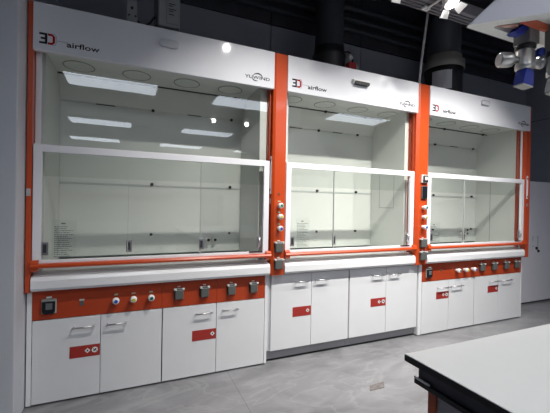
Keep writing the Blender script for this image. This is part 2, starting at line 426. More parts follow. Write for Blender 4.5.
    for k in range(npn):
        yy = -0.031 if k % 2 == 0 else -0.023
        b = BM(); box(b, panes[k]-(0.002 if k else 0), panes[k+1]+(0.002 if k < npn-1 else 0), yy, yy+0.005, z0+0.034, z1-0.044); gp = obj('glass_pane', b, M['glass'], S)
        if k:
            b = BM(); box(b, panes[k]-0.0022, panes[k]+0.0010, -0.034, -0.0165, z0+0.034, z1-0.044); obj('pane_edge', b, M['liningd'], S)
        gx = panes[k]+0.006 if k == 0 else panes[k]-0.010
        b = BM(); box(b, gx, gx+0.036, yy-0.005, yy, 0.955, 1.035, 0.003); box(b, gx+0.008, gx+0.026, yy-0.0065, yy-0.0048, 0.970, 1.022, 0.002, 1); obj('finger_grip', b, [M['steeld'], M['dark']], S)
    gx = sx1-f-0.036
    b = BM(); box(b, gx-0.016, gx+0.016, -0.036, -0.0325, 0.955, 1.045, 0.0015); tube(b, [(gx+0.004, -0.037, 0.962), (gx-0.004, -0.062, 0.985), (gx-0.004, -0.064, 1.02), (gx+0.004, -0.038, 1.040)], 0.010, 10); obj('sash_handle', b, M['steel'], S)
    b = BM(); box(b, sx1-f-0.115, sx1-f-0.004, -0.044, -0.0405, z0+0.030, z0+0.040, 0.001); obj('sash_stop', b, M['black'], S)
    # thin printed notice on the lower left corner of the first pane
    nx0, nx1, nz0, nz1 = HL[key]['notice']
    b = BM(); box(b, nx0, nx1, -0.0325, -0.0312, nz0, nz1)
    nt = obj('printed_notice', b, M['paper'], S); nt['label'] = 'thin printed film notice on the glass'
    b = BM(); w = nx1-nx0; z = nz1-0.02
    box(b, nx0+w*0.38, nx0+w*0.56, -0.0332, -0.0325, z-0.008, z, 0)
    z -= 0.022
    rr = random.Random(key)
    while z > nz0+0.015:
        a = nx0+w*0.1; e = nx0+w*rr.uniform(0.6, 0.92)
        while a < e-0.004:
            q = min(e, a+rr.uniform(0.006, 0.018)); box(b, a, q-0.003, -0.0331, -0.0325, z-0.0045, z); a = q
        z -= 0.0125 if rr.random() > 0.15 else 0.024
    obj('notice_text', b, M['print_'], nt)
    # lettering and badge
    lx, lz = HL[key]['logo']; logo(h, lx, lz, -0.0570)
    mx, mz, mw = HL[key]['maker']; maker(h, mx, mz, -0.0570, mw)
    kind, cx, cz = badge
    b = BM()
    if kind == 'pill':
        w, hh = 0.064, 0.027; pts = []
        for s in (1, -1):
            for k in range(9):
                a = -math.pi/2 + math.pi*k/8
                pts.append((cx+s*(w-hh+hh*math.cos(a)), cz+s*hh*math.sin(a)))
        prism(b, pts, 'y', -0.077, -0.0572); obj('round_ended_badge', b, M['badge'], h)
    elif kind == 'sensor':
        prism(b, [(-0.0572, cz+0.020), (-0.088, cz+0.017), (-0.092, cz+0.004), (-0.0572, cz-0.022)], 'x', cx-0.085, cx+0.085)
        s = obj('sensor_housing', b, M['lampw'], h)
        b = BM(); prism(b, [(-0.0925, cz+0.002), (-0.0925, cz-0.022), (-0.0600, cz-0.024), (-0.0600, cz-0.021)], 'x', cx-0.066, cx+0.083); obj('sensor_window', b, M['black'], s)
    else:
        box(b, cx-0.06, cx+0.06, -0.074, -0.0572, cz-0.026, cz+0.026, 0.014, 0, 4); obj('round_ended_badge', b, M['badge'], h)
    return H, h

HL[1] = dict(clips=[0.06, 0.752, 1.44], slots=[(0.32, 0.46), (1.04, 1.16)], taps=[(1.233, 0.0), (1.293, 0.0)], notice=(0.133, 0.268, 0.928, 1.175), logo=(0.060, 2.252), maker=(1.372, 2.262, 0.205))
HL[2] = dict(clips=[1.89, 2.379, 2.870], slots=[(2.05, 2.19), (2.56, 2.68)], taps=[], notice=(1.842, 1.972, 0.93, 1.185), logo=(1.773, 2.252), maker=(2.895, 2.258, 0.195))
HL[3] = dict(clips=[3.46, 4.04, 4.728], slots=[(3.70, 3.82), (4.31, 4.46)], taps=[(4.515, 0.0), (4.60, 0.0), (4.515, 0.045), (4.60, 0.045)], notice=(3.325, 3.49, 0.945, 1.145), logo=(3.322, 2.252), maker=(4.665, 2.268, 0.20))

H1, h1 = hood(1, 'white fume hood at the left end beside the grey wall, three panes in its sash', 0.030, 1.612, 0.028, 1.618, 0.034, 1.596, 0.075, 1.545,
              [0.076, 0.571, 1.06, 1.553], [0.237, 0.616, 0.985, 1.34], ('pill', 0.816, 2.398), (0.82, 0.3, 0.735))
H2, h2 = hood(2, 'middle white fume hood above four plain white doors, black sensor box on its header', 1.735, 3.142, 1.735, 3.137, 1.745, 3.122, 1.80, 3.09,
              [1.788, 2.212, 3.078], [1.908, 2.263, 2.642, 3.02], ('sensor', 2.438, 2.386), (2.44, 0.3, 0.735))
H3, h3 = hood(3, 'white fume hood at the right end, its outer orange column beside the grey cabinet', 3.290, 4.842, 3.292, 4.896, 3.302, 4.838, 3.36, 4.838-0.008,
              [3.346, 3.84, 4.794], [3.50, 3.87, 4.25, 4.62], ('small', 4.09, 2.43), (4.09, 0.3, 0.735))
column(H1, 'column', 0.003, 0.029, 0)
column(H2, 'column', 1.619, 1.734, 0.018)
column(H3, 'column', 3.143, 3.289, 0.030)
column(H3, 'column', 4.843, 4.928, 0.0)
for c in H1.children:
    pass
# control gear on the columns
def switch_strip(par, x, y, z0, z1):
    b = BM(); box(b, x-0.004, x, y-0.012, y+0.012, z0, z1, 0.002); s = obj('switch_strip', b, M['alu'], par)
    for z in (z0+0.02, z1-0.045):
        b = BM(); box(b, x-0.006, x-0.0042, y-0.007, y+0.007, z, z+0.025, 0.001); obj('strip_button', b, M['black'], s)
switch_strip(H2, 1.6185, -0.014, 1.38, 1.68)
b = BM(); box(b, 1.6125, 1.6185, -0.026, -0.004, 1.30, 1.345, 0.002); obj('edge_clip', b, M['steel'], H2)
b = BM(); box(b, 0.004, 0.026, -0.057, -0.0502, 1.32, 1.365, 0.002); obj('edge_clip', b, M['steel'], H1)
b = BM(); box(b, 4.856, 4.882, -0.055, -0.0502, 1.415, 1.685, 0.002); s = obj('switch_strip', b, M['alu'], H3)
for z in (1.43, 1.64):
    b = BM(); box(b, 4.862, 4.876, -0.057, -0.0552, z, z+0.02, 0.001); obj('strip_button', b, M['black'], s)
b = BM(); box(b, 4.862, 4.884, -0.058, -0.0502, 1.325, 1.362, 0.002); obj('edge_clip', b, M['steel'], H3)
for z, m in ((1.288, 'green'), (1.199, 'yellow'), (1.106, 'blue')): gas_valve(H2, 1.68, FY, z, M[m])
for z in (0.955, 0.819): socket(H2, 1.681, FY, z, 0.074, 0.084)
b = BM(); lathe(b, [(0.008, 0), (0.006, 0.006)], (1.677, FY, 1.382), (0, -1, 0), 14); obj('indicator_light', b, M['sock'], H2)
for z, m in ((1.293, 'teal'), (1.199, 'yellow'), (1.101, 'blue')): gas_valve(H3, 3.228, FY, z, M[m], False)
for z in (0.943, 0.817): socket(H3, 3.233, FY, z, 0.082, 0.088)
b = BM(); box(b, 3.193, 3.276, FY-0.020, FY-0.0002, 1.534, 1.614, 0.004); s = obj('control_unit', b, M['sockw'], H3)
b = BM(); box(b, 3.202, 3.268, FY-0.030, FY-0.0202, 1.541, 1.607, 0.006); obj('control_face', b, M['dark'], s)
b = BM(); box(b, 3.218, 3.252, FY-0.034, FY-0.0302, 1.560, 1.592, 0.003); obj('control_key', b, M['sockw'], s)
b = BM(); box(b, 3.199, 3.270, FY-0.016, FY-0.0002, 1.376, 1.504, 0.005); s = obj('display_unit', b, M['sock'], H3)
b = BM(); box(b, 3.204, 3.265, FY-0.019, FY-0.0162, 1.382, 1.498, 0.003); obj('display_screen', b, M['display'], s)

# service panels under the lips of the first and third hood
def service_panel(Hd, x0, x1, splits, z0, z1):
    out = []
    xs = [x0] + splits + [x1]
    for a, c in zip(xs, xs[1:]):
        b = BM(); box(b, a+0.0006, c-0.0006, -0.002, 0.016, z0, z1, 0.0012); out.append(obj('service_panel', b, M['orangep'], Hd))
    b = BM(); box(b, x0, x1, 0.0165, 0.69, z0, 0.733); obj('apron', b, M['door'], Hd)
    return out
def display(Hd, x, z):
    b = BM(); box(b, x-0.041, x+0.041, -0.014, -0.0022, z-0.05, z+0.045, 0.006); s = obj('display_unit', b, M['lever'], Hd)
    b = BM(); prism(b, [(x-0.036, z-0.034), (x-0.026, z-0.048), (x+0.026, z-0.048), (x+0.034, z-0.034), (x+0.034, z+0.030), (x-0.036, z+0.030)], 'y', -0.024, -0.0142); f = obj('display_face', b, M['display'], s)
    b = BM(); box(b, x-0.016, x+0.020, -0.0255, -0.0242, z-0.020, z+0.020, 0.001); obj('display_screen', b, M['dispfig'], s)
    b = BM(); box(b, x-0.014, x+0.014, -0.0255, -0.0022, z+0.0505, z+0.060, 0.002); obj('display_tab', b, M['sockw'], s)
b = BM(); box(b, 1.737, 3.140, 0.02, 0.69, 0.729, 0.7345); obj('apron', b, M['door'], H2)
service_panel(H1, 0.031, 1.590, [0.800, 1.197], 0.543, 0.731)
display(H1, 0.122, 0.630)
b = BM(); box(b, 0.290, 0.314, -0.006, -0.0022, 0.612, 0.642, 0.003); s = obj('key_switch', b, M['sock'], H1)
b = BM(); box(b, 0.288, 0.316, -0.005, -0.0022, 0.645, 0.655, 0.001); obj('switch_tag', b, M['sockw'], H1)
for x, m in ((0.504, 'blue'), (0.613, 'yellow'), (0.727, 'teal')): gas_valve(H1, x, -0.002, 0.632, M[m])
for x in (0.917, 1.102, 1.308, 1.488): socket(H1, x, -0.002, 0.636)
service_panel(H3, 3.288, 4.874, [4.062], 0.543, 0.731)
display(H3, 3.375, 0.634)
b = BM(); lathe(b, [(0.010, 0), (0.008, 0.008)], (3.555, -0.0022, 0.648), (0, -1, 0), 16); obj('key_switch', b, M['sock'], H3)
for x, m in ((3.776, 'teal'), (3.893, 'yellow'), (4.018, 'blue')): gas_valve(H3, x, -0.002, 0.634, M[m], False)
for x in (4.169, 4.372, 4.582, 4.772): socket(H3, x, -0.002, 0.643, 0.074, 0.084)

# ------------------------------------------------------------------ base cabinets
def pull(par, x0, x1, z, y):
    b = BM()
    tube(b, [(x0, y, z), (x0, y-0.030, z)], 0.0045, 8); tube(b, [(x1, y, z), (x1, y-0.030, z)], 0.0045, 8)
    tube(b, [(x0-0.006, y-0.030, z), (x1+0.006, y-0.030, z)], 0.0055, 10)
    return obj('pull_handle', b, M['steel'], par)
def hazard(par, x0, x1, z0, z1, y, marks):
    b = BM(); box(b, x0, x1, y-0.002, y-0.0002, z0, z1)
    l = obj('hazard_label', b, M['redlab'], par); l['label'] = 'red label with white hazard symbols'
    b = BM(); cz = (z0+z1)/2+0.002
    for cx, kind in marks:
        if kind == 'd':
            prism(b, [(cx-0.017, cz), (cx, cz-0.017), (cx+0.017, cz), (cx, cz+0.017)], 'y', y-0.0032, y-0.002)
            prism(b, [(cx-0.006, cz-0.005), (cx+0.006, cz-0.005), (cx+0.003, cz+0.004), (cx, cz+0.009), (cx-0.004, cz+0.002)], 'y', y-0.0040, y-0.0032, 1)
        else:
            lathe(b, [(0.018, 0), (0.018, 0.0012)], (cx, y-0.002, cz), (0, -1, 0), 20)
            strip(b, [(cx-0.011, cz+0.010), (cx+0.011, cz-0.010)], 0.0016, y-0.0032, 0.0008, 1)
            box(b, cx-0.008, cx-0.001, y-0.0038, y-0.0032, cz-0.009, cz+0.001, 0, 1); box(b, cx+0.001, cx+0.009, y-0.0038, y-0.0032, cz-0.001, cz+0.008, 0, 1)
    obj('hazard_symbol', b, [M['knobw'], M['ink']], l)
def base(label, x0, x1, doors, zt, ztop, handles, lab, plinth, sides=(), raised=0.0):
    c = thing('base_cabinet', label, 'cabinet', ((x0+x1)/2, 0.3, 0), 'white base cabinets under the fume hoods')
    zb = 0.098 if plinth else 0.012
    b = BM(); box(b, x0+0.002, x1-0.002, 0.0195, 0.66, zb-0.001, ztop, 0); obj('carcass', b, M['door'], c)
    b = BM()
    if plinth: box(b, x0+0.002, x1-0.002, 0.048, 0.62, 0.016, zb-0.001, 0, 0); box(b, x0+0.002, x1-0.002, 0.052, 0.60, 0.0, 0.016, 0, 1)
    else: box(b, x0+0.002, x1-0.002, 0.030, 0.60, 0.0, zb-0.001, 0, 1)
    obj('plinth', b, [M['plinth'], M['black']], c)
    for s0, s1 in sides:
        b = BM(); box(b, s0, s1, -0.001, 0.60, 0.010, 0.722, 0.001); obj('side_panel', b, M['white'], c)
    dl = []
    for (a, e) in doors:
        b = BM(); box(b, a+0.0018, e-0.0018, -0.001, 0.019, zb+0.002, zt-0.003, 0.0012); dl.append(obj('door', b, M['door'], c))
    for k, (a, e, z) in enumerate(handles): pull(dl[k], a, e, z, -0.001)
    a, e, z0, z1, marks = lab
    hazard(dl[0], a, e, z0, z1, -0.001, marks)
    return c
base('white two-door cabinet under the left hood, standing against the grey wall', 0.003, 0.806, [(0.031, 0.413), (0.413, 0.803)], 0.541, 0.540,
     [(0.258, 0.376, 0.475), (0.455, 0.570, 0.474)], (0.236, 0.4105, 0.272, 0.348, [(0.338, 'd'), (0.381, 'o')]), False, [(0.003, 0.0295)])
base('white two-door cabinet with tall side strip under the right half of the left hood', 0.807, 1.612, [(0.807, 1.197), (1.197, 1.590)], 0.541, 0.540,
     [(1.045, 1.157, 0.477), (1.246, 1.357, 0.482)], (1.017, 1.1945, 0.272, 0.349, [(1.168, 'd')]), False, [(1.5915, 1.612)])
base('white two-door cabinet on a grey plinth under the left half of the middle hood', 1.618, 2.408, [(1.645, 2.020), (2.020, 2.402)], 0.722, 0.727,
     [(1.863, 1.973, 0.652), (2.061, 2.172, 0.656)], (1.843, 2.0175, 0.358, 0.438, [(1.985, 'd')]), True)
base('white two-door cabinet on a grey plinth under the right half of the middle hood', 2.409, 3.243, [(2.414, 2.832), (2.832, 3.225)], 0.722, 0.727,
     [(2.672, 2.786, 0.651), (2.875, 2.982, 0.651)], (2.653, 2.8295, 0.357, 0.433, [(2.752, 'd'), (2.800, 'o')]), True)
base('white two-door cabinet with paired hazard symbols under the left half of the right hood', 3.246, 4.060, [(3.290, 3.672), (3.672, 4.058)], 0.541, 0.540,
     [(3.505, 3.660, 0.467), (3.708, 3.855, 0.469)], (3.491, 3.6695, 0.349, 0.422, [(3.592, 'd'), (3.640, 'o')]), False, [(3.246, 3.2865)])
base('white two-door cabinet at the right end of the row, beside the dark floor', 4.061, 4.892, [(4.064, 4.462), (4.462, 4.872)], 0.541, 0.540,
     [(4.310, 4.450, 0.473), (4.510, 4.670, 0.472)], (4.286, 4.4595, 0.348, 0.422, [(4.432, 'd')]), False, [(4.875, 4.892)])

# ------------------------------------------------------------------ on top of the hoods
t = thing('junction_box', 'small grey slotted bracket box on top of the left hood', 'junction box', (0.575, 0.22, 2.50))
b = BM(); box(b, 0.540, 0.612, 0.19, 0.25, 2.50, 2.775, 0.004); obj('body', b, M['box'], t)
b = BM(); b.free()
for x, z, r in ((0.575, 2.72, 0.010), (0.600, 2.665, 0.007), (0.555, 2.665, 0.007)):
    b = BM(); lathe(b, [(r, 0), (r, 0.003)], (x, 0.19, z), (0, -1, 0), 14); obj('screw_hole', b, M['black'], t)
t = thing('actuator_box', 'larger grey ribbed box with a printed face on top of the left hood', 'junction box', (0.84, 0.25, 2.50))
b = BM(); box(b, 0.755, 0.915, 0.17, 0.33, 2.63, 2.875, 0.012); box(b, 0.80, 0.87, 0.2, 0.3, 2.50, 2.632, 0.004, 1); obj('body', b, [M['box'], M['black']], t)
b = BM(); box(b, 0.815, 0.9, 0.164, 0.1695, 2.655, 2.86, 0.003); f = obj('face_plate', b, M['box'], t)
b = BM()
for k, (z, w) in enumerate(((2.80, 0.05), (2.785, 0.03), (2.76, 0.055), (2.745, 0.035), (2.72, 0.04))): box(b, 0.83, 0.83+w, 0.1630, 0.1638, z, z+0.006)
obj('face_print', b, M['ink'], f)
b = BM()
for k in range(6): box(b, 0.749, 0.7545, 0.18+0.025*k, 0.19+0.025*k, 2.64, 2.865, 0.001)
obj('cooling_fin', b, M['boxd'], t)
b = BM(); tube(b, [(0.615, 0.23, 2.655), (0.65, 0.235, 2.62), (0.70, 0.24, 2.66), (0.735, 0.24, 2.715), (0.748, 0.24, 2.71)], 0.007, 8); tube(b, [(0.62, 0.24, 2.507), (0.66, 0.25, 2.508), (0.71, 0.25, 2.56), (0.745, 0.25, 2.655)], 0.006, 8)
tag(obj('black_cable', b, M['black'], None, (0.68, 0.24, 2.49)), 'thin black cable looping between the two grey boxes on the left hood', 'cable')

def flex(b, x, y, z0, z1, r, mi=0, pitch=0.035):
    prof = []; z = z0; k = 0
    while z < z1:
        prof.append((r if k % 2 == 0 else r*0.94, z)); z += pitch/2; k += 1
    prof.append((r, z1)); lathe(b, prof, (x, y, 0), (0, 0, 1), 32, mi)
t = thing('exhaust_duct', 'black corrugated duct with red valve motor above the middle hood', 'duct', (2.40, 0.40, 2.50))
b = BM(); flex(b, 2.40, 0.40, 2.86, 3.88, 0.145); obj('flexible_duct', b, M['duct'], t)
b = BM(); lathe(b, [(0.16, 2.50), (0.16, 2.76), (0.166, 2.77), (0.166, 2.79), (0.15, 2.80), (0.15, 2.862)], (2.40, 0.40, 0), (0, 0, 1), 32); obj('valve_body', b, M['body'], t)
b = BM(); box(b, 2.50, 2.585, 0.19, 0.26, 2.60, 2.685, 0.005); m_ = obj('valve_motor', b, M['redv'], t)
b = BM(); box(b, 2.586, 2.625, 0.20, 0.25, 2.61, 2.675, 0.004); obj('motor_cover', b, M['box'], m_)
b = BM(); lathe(b, [(0.028, 0), (0.028, 0.03), (0.012, 0.035)], (2.505, 0.21, 2.725), (0.3, -1, 0.1), 18); obj('valve_gauge', b, M['sockw'], t)
b = BM(); tube(b, [(2.43, 0.23, 2.77), (2.50, 0.21, 2.785), (2.545, 0.205, 2.755), (2.55, 0.21, 2.69)], 0.008, 8); obj('motor_lead', b, M['black'], t)
t = thing('exhaust_duct', 'black duct with two pale grey collars and a white label above the right hood', 'duct', (4.02, 0.42, 2.50))
b = BM(); lathe(b, [(0.185, 3.095), (0.185, 3.5), (0.19, 3.505), (0.19, 3.53), (0.185, 3.535), (0.185, 3.88)], (4.02, 0.42, 0), (0, 0, 1), 32); obj('upper_duct', b, M['duct'], t)
b = BM(); lathe(b, [(0.225, 2.93), (0.228, 2.94), (0.228, 3.02), (0.20, 3.025), (0.195, 3.03), (0.195, 3.09), (0.18, 3.095)], (4.02, 0.42, 0), (0, 0, 1), 36); obj('collar', b, M['collar'], t)
b = BM(); lathe(b, [(0.205, 2.50), (0.205, 2.86), (0.215, 2.93)], (4.02, 0.42, 0), (0, 0, 1), 36); bd = obj('valve_body', b, M['body'], t)
b = BM()
pts = []
for k in range(9):
    a = math.radians(-174)+math.radians(60)*k/8; pts.append((4.02+0.207*math.cos(a), 0.42+0.207*math.sin(a)))
ip = [(4.02+(x-4.02)*0.996, 0.42+(y-0.42)*0.996) for x, y in pts]
prism(b, pts+ip[::-1], 'z', 2.66, 2.90); obj('type_label', b, M['lockr'], bd)
b = BM(); tube(b, [(3.295, 0.10, 2.501), (3.33, 0.10, 2.82), (3.40, 0.10, 3.30), (3.48, 0.1, 3.88)], 0.012, 10)
tag(obj('hanging_cable', b, M['alu'], None, (3.3, 0.1, 2.48)), 'slim white cable rising from behind the right-hand orange joint to the ceiling', 'cable')

# pipes along the back wall
for k, (z, y, r, w) in enumerate(((3.62, 0.80, 0.035, 'topmost'), (3.50, 0.82, 0.030, 'middle'), (3.38, 0.82, 0.030, 'lowest'))):
    t = thing('service_pipe', '%s of three black pipes along the top of the dark back wall' % w, 'pipe', (3.7, y, z), 'black pipes on the back wall')
    b = BM(); tube(b, [(1.0, y, z), (6.44, y, z)], r, 14); obj('pipe', b, M['duct'], t)
    for x in (1.2, 2.9, 4.6, 6.2):
        b = BM(); box(b, x-0.012, x+0.012, y-r-0.004, 0.8995, z-0.012, z+0.012, 0.002); obj('pipe_bracket', b, M['duct'], t)

# ------------------------------------------------------------------ track and spotlights
def track(label, x0, x1, y0, y1, z0, z1):
    t = thing('lighting_track', label, 'lighting track', ((x0+x1)/2, (y0+y1)/2, z0))
    b = BM(); box(b, x0, x1, y0, y1, z0, z1, 0.004); obj('track_body', b, M['rail'], t)
    b = BM()
    for k in (0.3, 0.55, 0.8): box(b, x0, x1, y0+(y1-y0)*k-0.006, y0+(y1-y0)*k+0.006, z0-0.008, z0-0.0001, 0.001)
    obj('track_rib', b, M['boxd'], t)
    b = BM()
    x = x0+0.3
    while x < x1: tube(b, [(x, (y0+y1)/2, z1), (x, (y0+y1)/2, 3.9)], 0.008, 8); x += 1.6
    obj('suspension_rod', b, M['boxd'], t)
    return t
track('grey ceiling track running along the hoods, carrying white spotlights', 0.9, 5.6, -0.56, -0.43, 2.91, 3.0)
track('grey ceiling track behind the bench, mirrored in the hood glass', 0.9, 4.6, -3.36, -3.24, 2.98, 3.06)

def spotlight(loc, label, group, power, aim=(0.10, 0.04, -0.99), top=(0, 0.12, 0.10), cone=150, blend=0.5):
    L = Vector(loc); A = Vector(aim).normalized()
    t = thing('track_spotlight', label, 'spotlight', loc, group)
    b = BM(); lathe(b, [(0.052, 0.0), (0.056, -0.01), (0.056, -0.04), (0.046, -0.07), (0.036, -0.088), (0.02, -0.094)], L, A, 24); obj('lamp_head', b, M['lampw'], t)
    b = BM(); lathe(b, [(0.047, 0.0005), (0.044, 0.004)], L, A, 24); obj('lens', b, M['lens'], t)
    u = A.cross(Vector((0, 1, 0))).normalized(); v = A.cross(u)
    for k, d in enumerate((u, -u, v, -v)):
        e = A.cross(d).normalized(); p0 = L+d*0.054+A*0.004; o_ = (d*0.78+A*0.62).normalized()*0.054
        n_ = e.cross(o_).normalized()*0.0015
        b = BM(); q = [p0+e*0.030, p0-e*0.030, p0+o_-e*0.040, p0+o_+e*0.040]
        vs = [b.verts.new(x+n_) for x in q]+[b.verts.new(x-n_) for x in q]
        b.faces.new(vs[:4]); b.faces.new(vs[4:][::-1])
        for i in range(4): b.faces.new((vs[i], vs[4+i], vs[4+(i+1) % 4], vs[(i+1) % 4]))
        bmesh.ops.recalc_face_normals(b, faces=b.faces); obj('barn_door', b, M['lampw'], t)
    b = BM(); back = L-A*0.08; T = L+Vector(top)
    tube(b, [back+Vector((0.062, 0, 0)), back+Vector((0.062, 0, 0.012)), (back+Vector((0, 0, 0.014))), back+Vector((-0.062, 0, 0.012)), back+Vector((-0.062, 0, 0))], 0.006, 8)
    tube(b, [back+Vector((0, 0, 0.012)), T-Vector((0, 0, 0.016))], 0.010, 8); box(b, T.x-0.03, T.x+0.03, T.y-0.02, T.y+0.02, T.z-0.02, T.z+0.0, 0.003)
    obj('yoke', b, M['lampw'], t)
    la = bpy.data.lights.new('bulb', 'SPOT'); la.energy = power; la.color = (1.0, 0.965, 0.91); la.spot_size = math.radians(cone); la.spot_blend = blend; la.shadow_soft_size = 0.028
    lo = bpy.data.objects.new('bulb', la); COL.objects.link(lo); lo.parent = t
    lo.location = A*0.034; lo.rotation_euler = A.to_track_quat('-Z', 'Y').to_euler()
    return t
track('grey ceiling track over the aisle before the hoods, carrying wall-washing spotlights', 1.0, 4.6, -1.56, -1.46, 3.22, 3.30)
s0 = spotlight((2.74, -0.735, 2.80), 'lit white track spotlight hanging left of the overhead service carrier', 'spotlights over the hoods', 34, aim=(0.10, -0.36, -0.93), top=(0, 0.24, 0.101), cone=150, blend=0.8)
c = copy_tree(s0); c.location = (2.27, -0.735, 2.80); c['label'] = 'lit white track spotlight at the top edge, above the middle hood'
sf = spotlight((1.56, -1.34, 3.08), 'lit spotlight over the aisle, aimed at the right end of the left hood', 'spotlights over the aisle', 165, aim=(0, 0.50, -0.87), top=(0, -0.13, 0.131), cone=88, blend=1.0)
for x, w in ((2.61, 'left half of the middle hood'), (3.14, 'orange joint between middle and right hood'), (3.79, 'left half of the right hood')):
    c = copy_tree(sf); c.location = (x, -1.34, 3.08); c['label'] = 'lit spotlight over the aisle, aimed at the ' + w
# second row, behind the bench (it shows as bright dots in the left hood's glass)
s1 = spotlight((1.94, -3.42, 2.80), 'track spotlight of the rear track, mirrored in the left hood glass', 'spotlights of the rear track', 18, aim=(0, 0.25, -0.97), top=(0, 0.12, 0.171))
for x in (2.56, 3.2):
    c = copy_tree(s1); c.location = (x, -3.42, 2.80); c['label'] = 'track spotlight of the rear track, %s of it' % ('middle' if x < 3 else 'right end')

# ------------------------------------------------------------------ ceiling LED panels
p0 = thing('ceiling_panel_light', 'lit rectangular ceiling panel, first row, left', 'ceiling light', (0.34, -2.92, 3.0), 'lit ceiling panels')
b = BM(); box(b, 0.34-0.61, 0.34+0.61, -2.92-0.27, -2.92+0.27, 3.004, 3.05, 0.004); obj('housing', b, M['lampw'], p0)
b = BM(); box(b, 0.34-0.595, 0.34+0.595, -2.92-0.255, -2.92+0.255, 3.0, 3.0035); obj('diffuser', b, M['lamp'], p0)
b = BM()
for sx in (-0.5, 0.5): tube(b, [(0.34+sx, -2.92, 3.05), (0.34+sx, -2.92, 3.9)], 0.004, 6)
obj('suspension_wire', b, M['steeld'], p0)
for (x, y, w) in ((2.45, -2.98, 'first row, middle'), (4.70, -2.95, 'first row, right'), (0.0, -5.68, 'second row, left'), (2.3, -5.68, 'second row, middle'), (4.6, -5.68, 'second row, right'),
                  (-0.3, -8.0, 'third row, left'), (2.0, -8.0, 'third row, middle'), (4.3, -8.0, 'third row, right')):
    c = copy_tree(p0); c.location = (x, y, 3.0); c['label'] = 'lit rectangular ceiling panel, ' + w

# ------------------------------------------------------------------ lab bench
BX, BY, BZ = 1.352, -1.740, 0.85
t = thing('lab_bench', 'laboratory bench with white top, black edge and grey end panel in the foreground', 'bench', (2.1, -2.9, 0))
b = BM(); box(b, BX+0.0015, 3.1, -4.2, BY-0.0015, BZ-0.003, BZ, 0.001); obj('worktop_surface', b, M['benchtop'], t)
b = BM(); box(b, BX, 3.1015, -4.2015, BY, BZ-0.021, BZ-0.003, 0.001); obj('worktop_edge', b, M['benchblk'], t)
b = BM(); box(b, BX+0.030, 3.07, -4.17, BY-0.028, BZ-0.068, BZ-0.021); obj('apron', b, M['benchnavy'], t)
b = BM(); box(b, BX+0.020, 3.08, -4.18, BY-0.020, BZ-0.083, BZ-0.068, 0.002); obj('lower_ledge', b, M['benchblk'], t)
b = BM(); box(b, BX+0.020, BX+0.024, BY-0.075, BY-0.020, BZ-0.068, BZ-0.062, 0.0005); obj('ledge_highlight', b, M['alu'], t)  # bright highlight on the black ledge, modelled as a pale strip
b = BM(); box(b, BX+0.055, 3.05, -4.15, BY-0.055, 0.08, BZ-0.083); obj('end_panel', b, M['benchgrey'], t)
b = BM(); box(b, BX+0.050, BX+0.085, BY-0.075, BY-0.045, 0.0, BZ-0.083, 0.002); obj('corner_post', b, M['benchor'], t)
b = BM(); box(b, BX+0.085, 3.02, -4.12, BY-0.09, 0.0, 0.08); obj('plinth', b, M['benchblk'], t)

# ------------------------------------------------------------------ overhead service carrier
t = thing('service_carrier', 'white overhead service carrier hanging from the ceiling above the bench', 'service carrier', (2.3, -2.0, 2.0))
def frustum(b, low, high, z0, z1, mi=0):
    A = [b.verts.new((x, y, z0)) for x, y in low]; B = [b.verts.new((x, y, z1)) for x, y in high]; n = len(low)
    fs = [b.faces.new((A[i], A[(i+1) % n], B[(i+1) % n], B[i])) for i in range(n)] + [b.faces.new(B)]
    for f in fs: f.material_index = mi
    return A, B
low = [(1.765, -1.61), (3.2, -1.61), (3.2, -2.35), (2.545, -2.35)]
low = [(1.765, -1.612), (1.775, -1.600), (3.2, -1.600), (3.2, -2.3), (2.43, -2.27), (1.768, -1.622)]
cx, cy = 2.75, -1.90
high = [(x+(cx-x)*0.42, y+(cy-y)*0.42) for x, y in low]
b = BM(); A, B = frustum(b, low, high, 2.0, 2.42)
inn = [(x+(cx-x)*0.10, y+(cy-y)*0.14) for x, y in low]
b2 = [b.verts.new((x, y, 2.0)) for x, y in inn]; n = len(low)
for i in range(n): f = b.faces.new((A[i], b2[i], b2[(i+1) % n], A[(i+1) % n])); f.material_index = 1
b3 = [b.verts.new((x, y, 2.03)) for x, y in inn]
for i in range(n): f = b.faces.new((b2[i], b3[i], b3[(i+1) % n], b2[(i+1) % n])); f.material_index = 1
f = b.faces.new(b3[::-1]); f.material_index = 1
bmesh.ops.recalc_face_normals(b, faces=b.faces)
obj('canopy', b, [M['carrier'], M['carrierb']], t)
b = BM(); lathe(b, [(0.12, 2.42), (0.12, 3.9)], (2.75, -1.9, 0), (0, 0, 1), 24); obj('ceiling_column', b, M['carrier'], t)
b = BM(); box(b, 1.93, 3.15, -1.715, -1.700, 2.004, 2.029, 0.001); obj('orange_strip', b, M['carro'], t)
b = BM(); prism(b, [(1.879, -1.65), (1.936, -1.693), (1.975, -1.675)], 'z', 2.003, 2.008); obj('strip_reflection', b, M['carrp'], t)  # reflection of the orange strip, painted as a flat pink plate

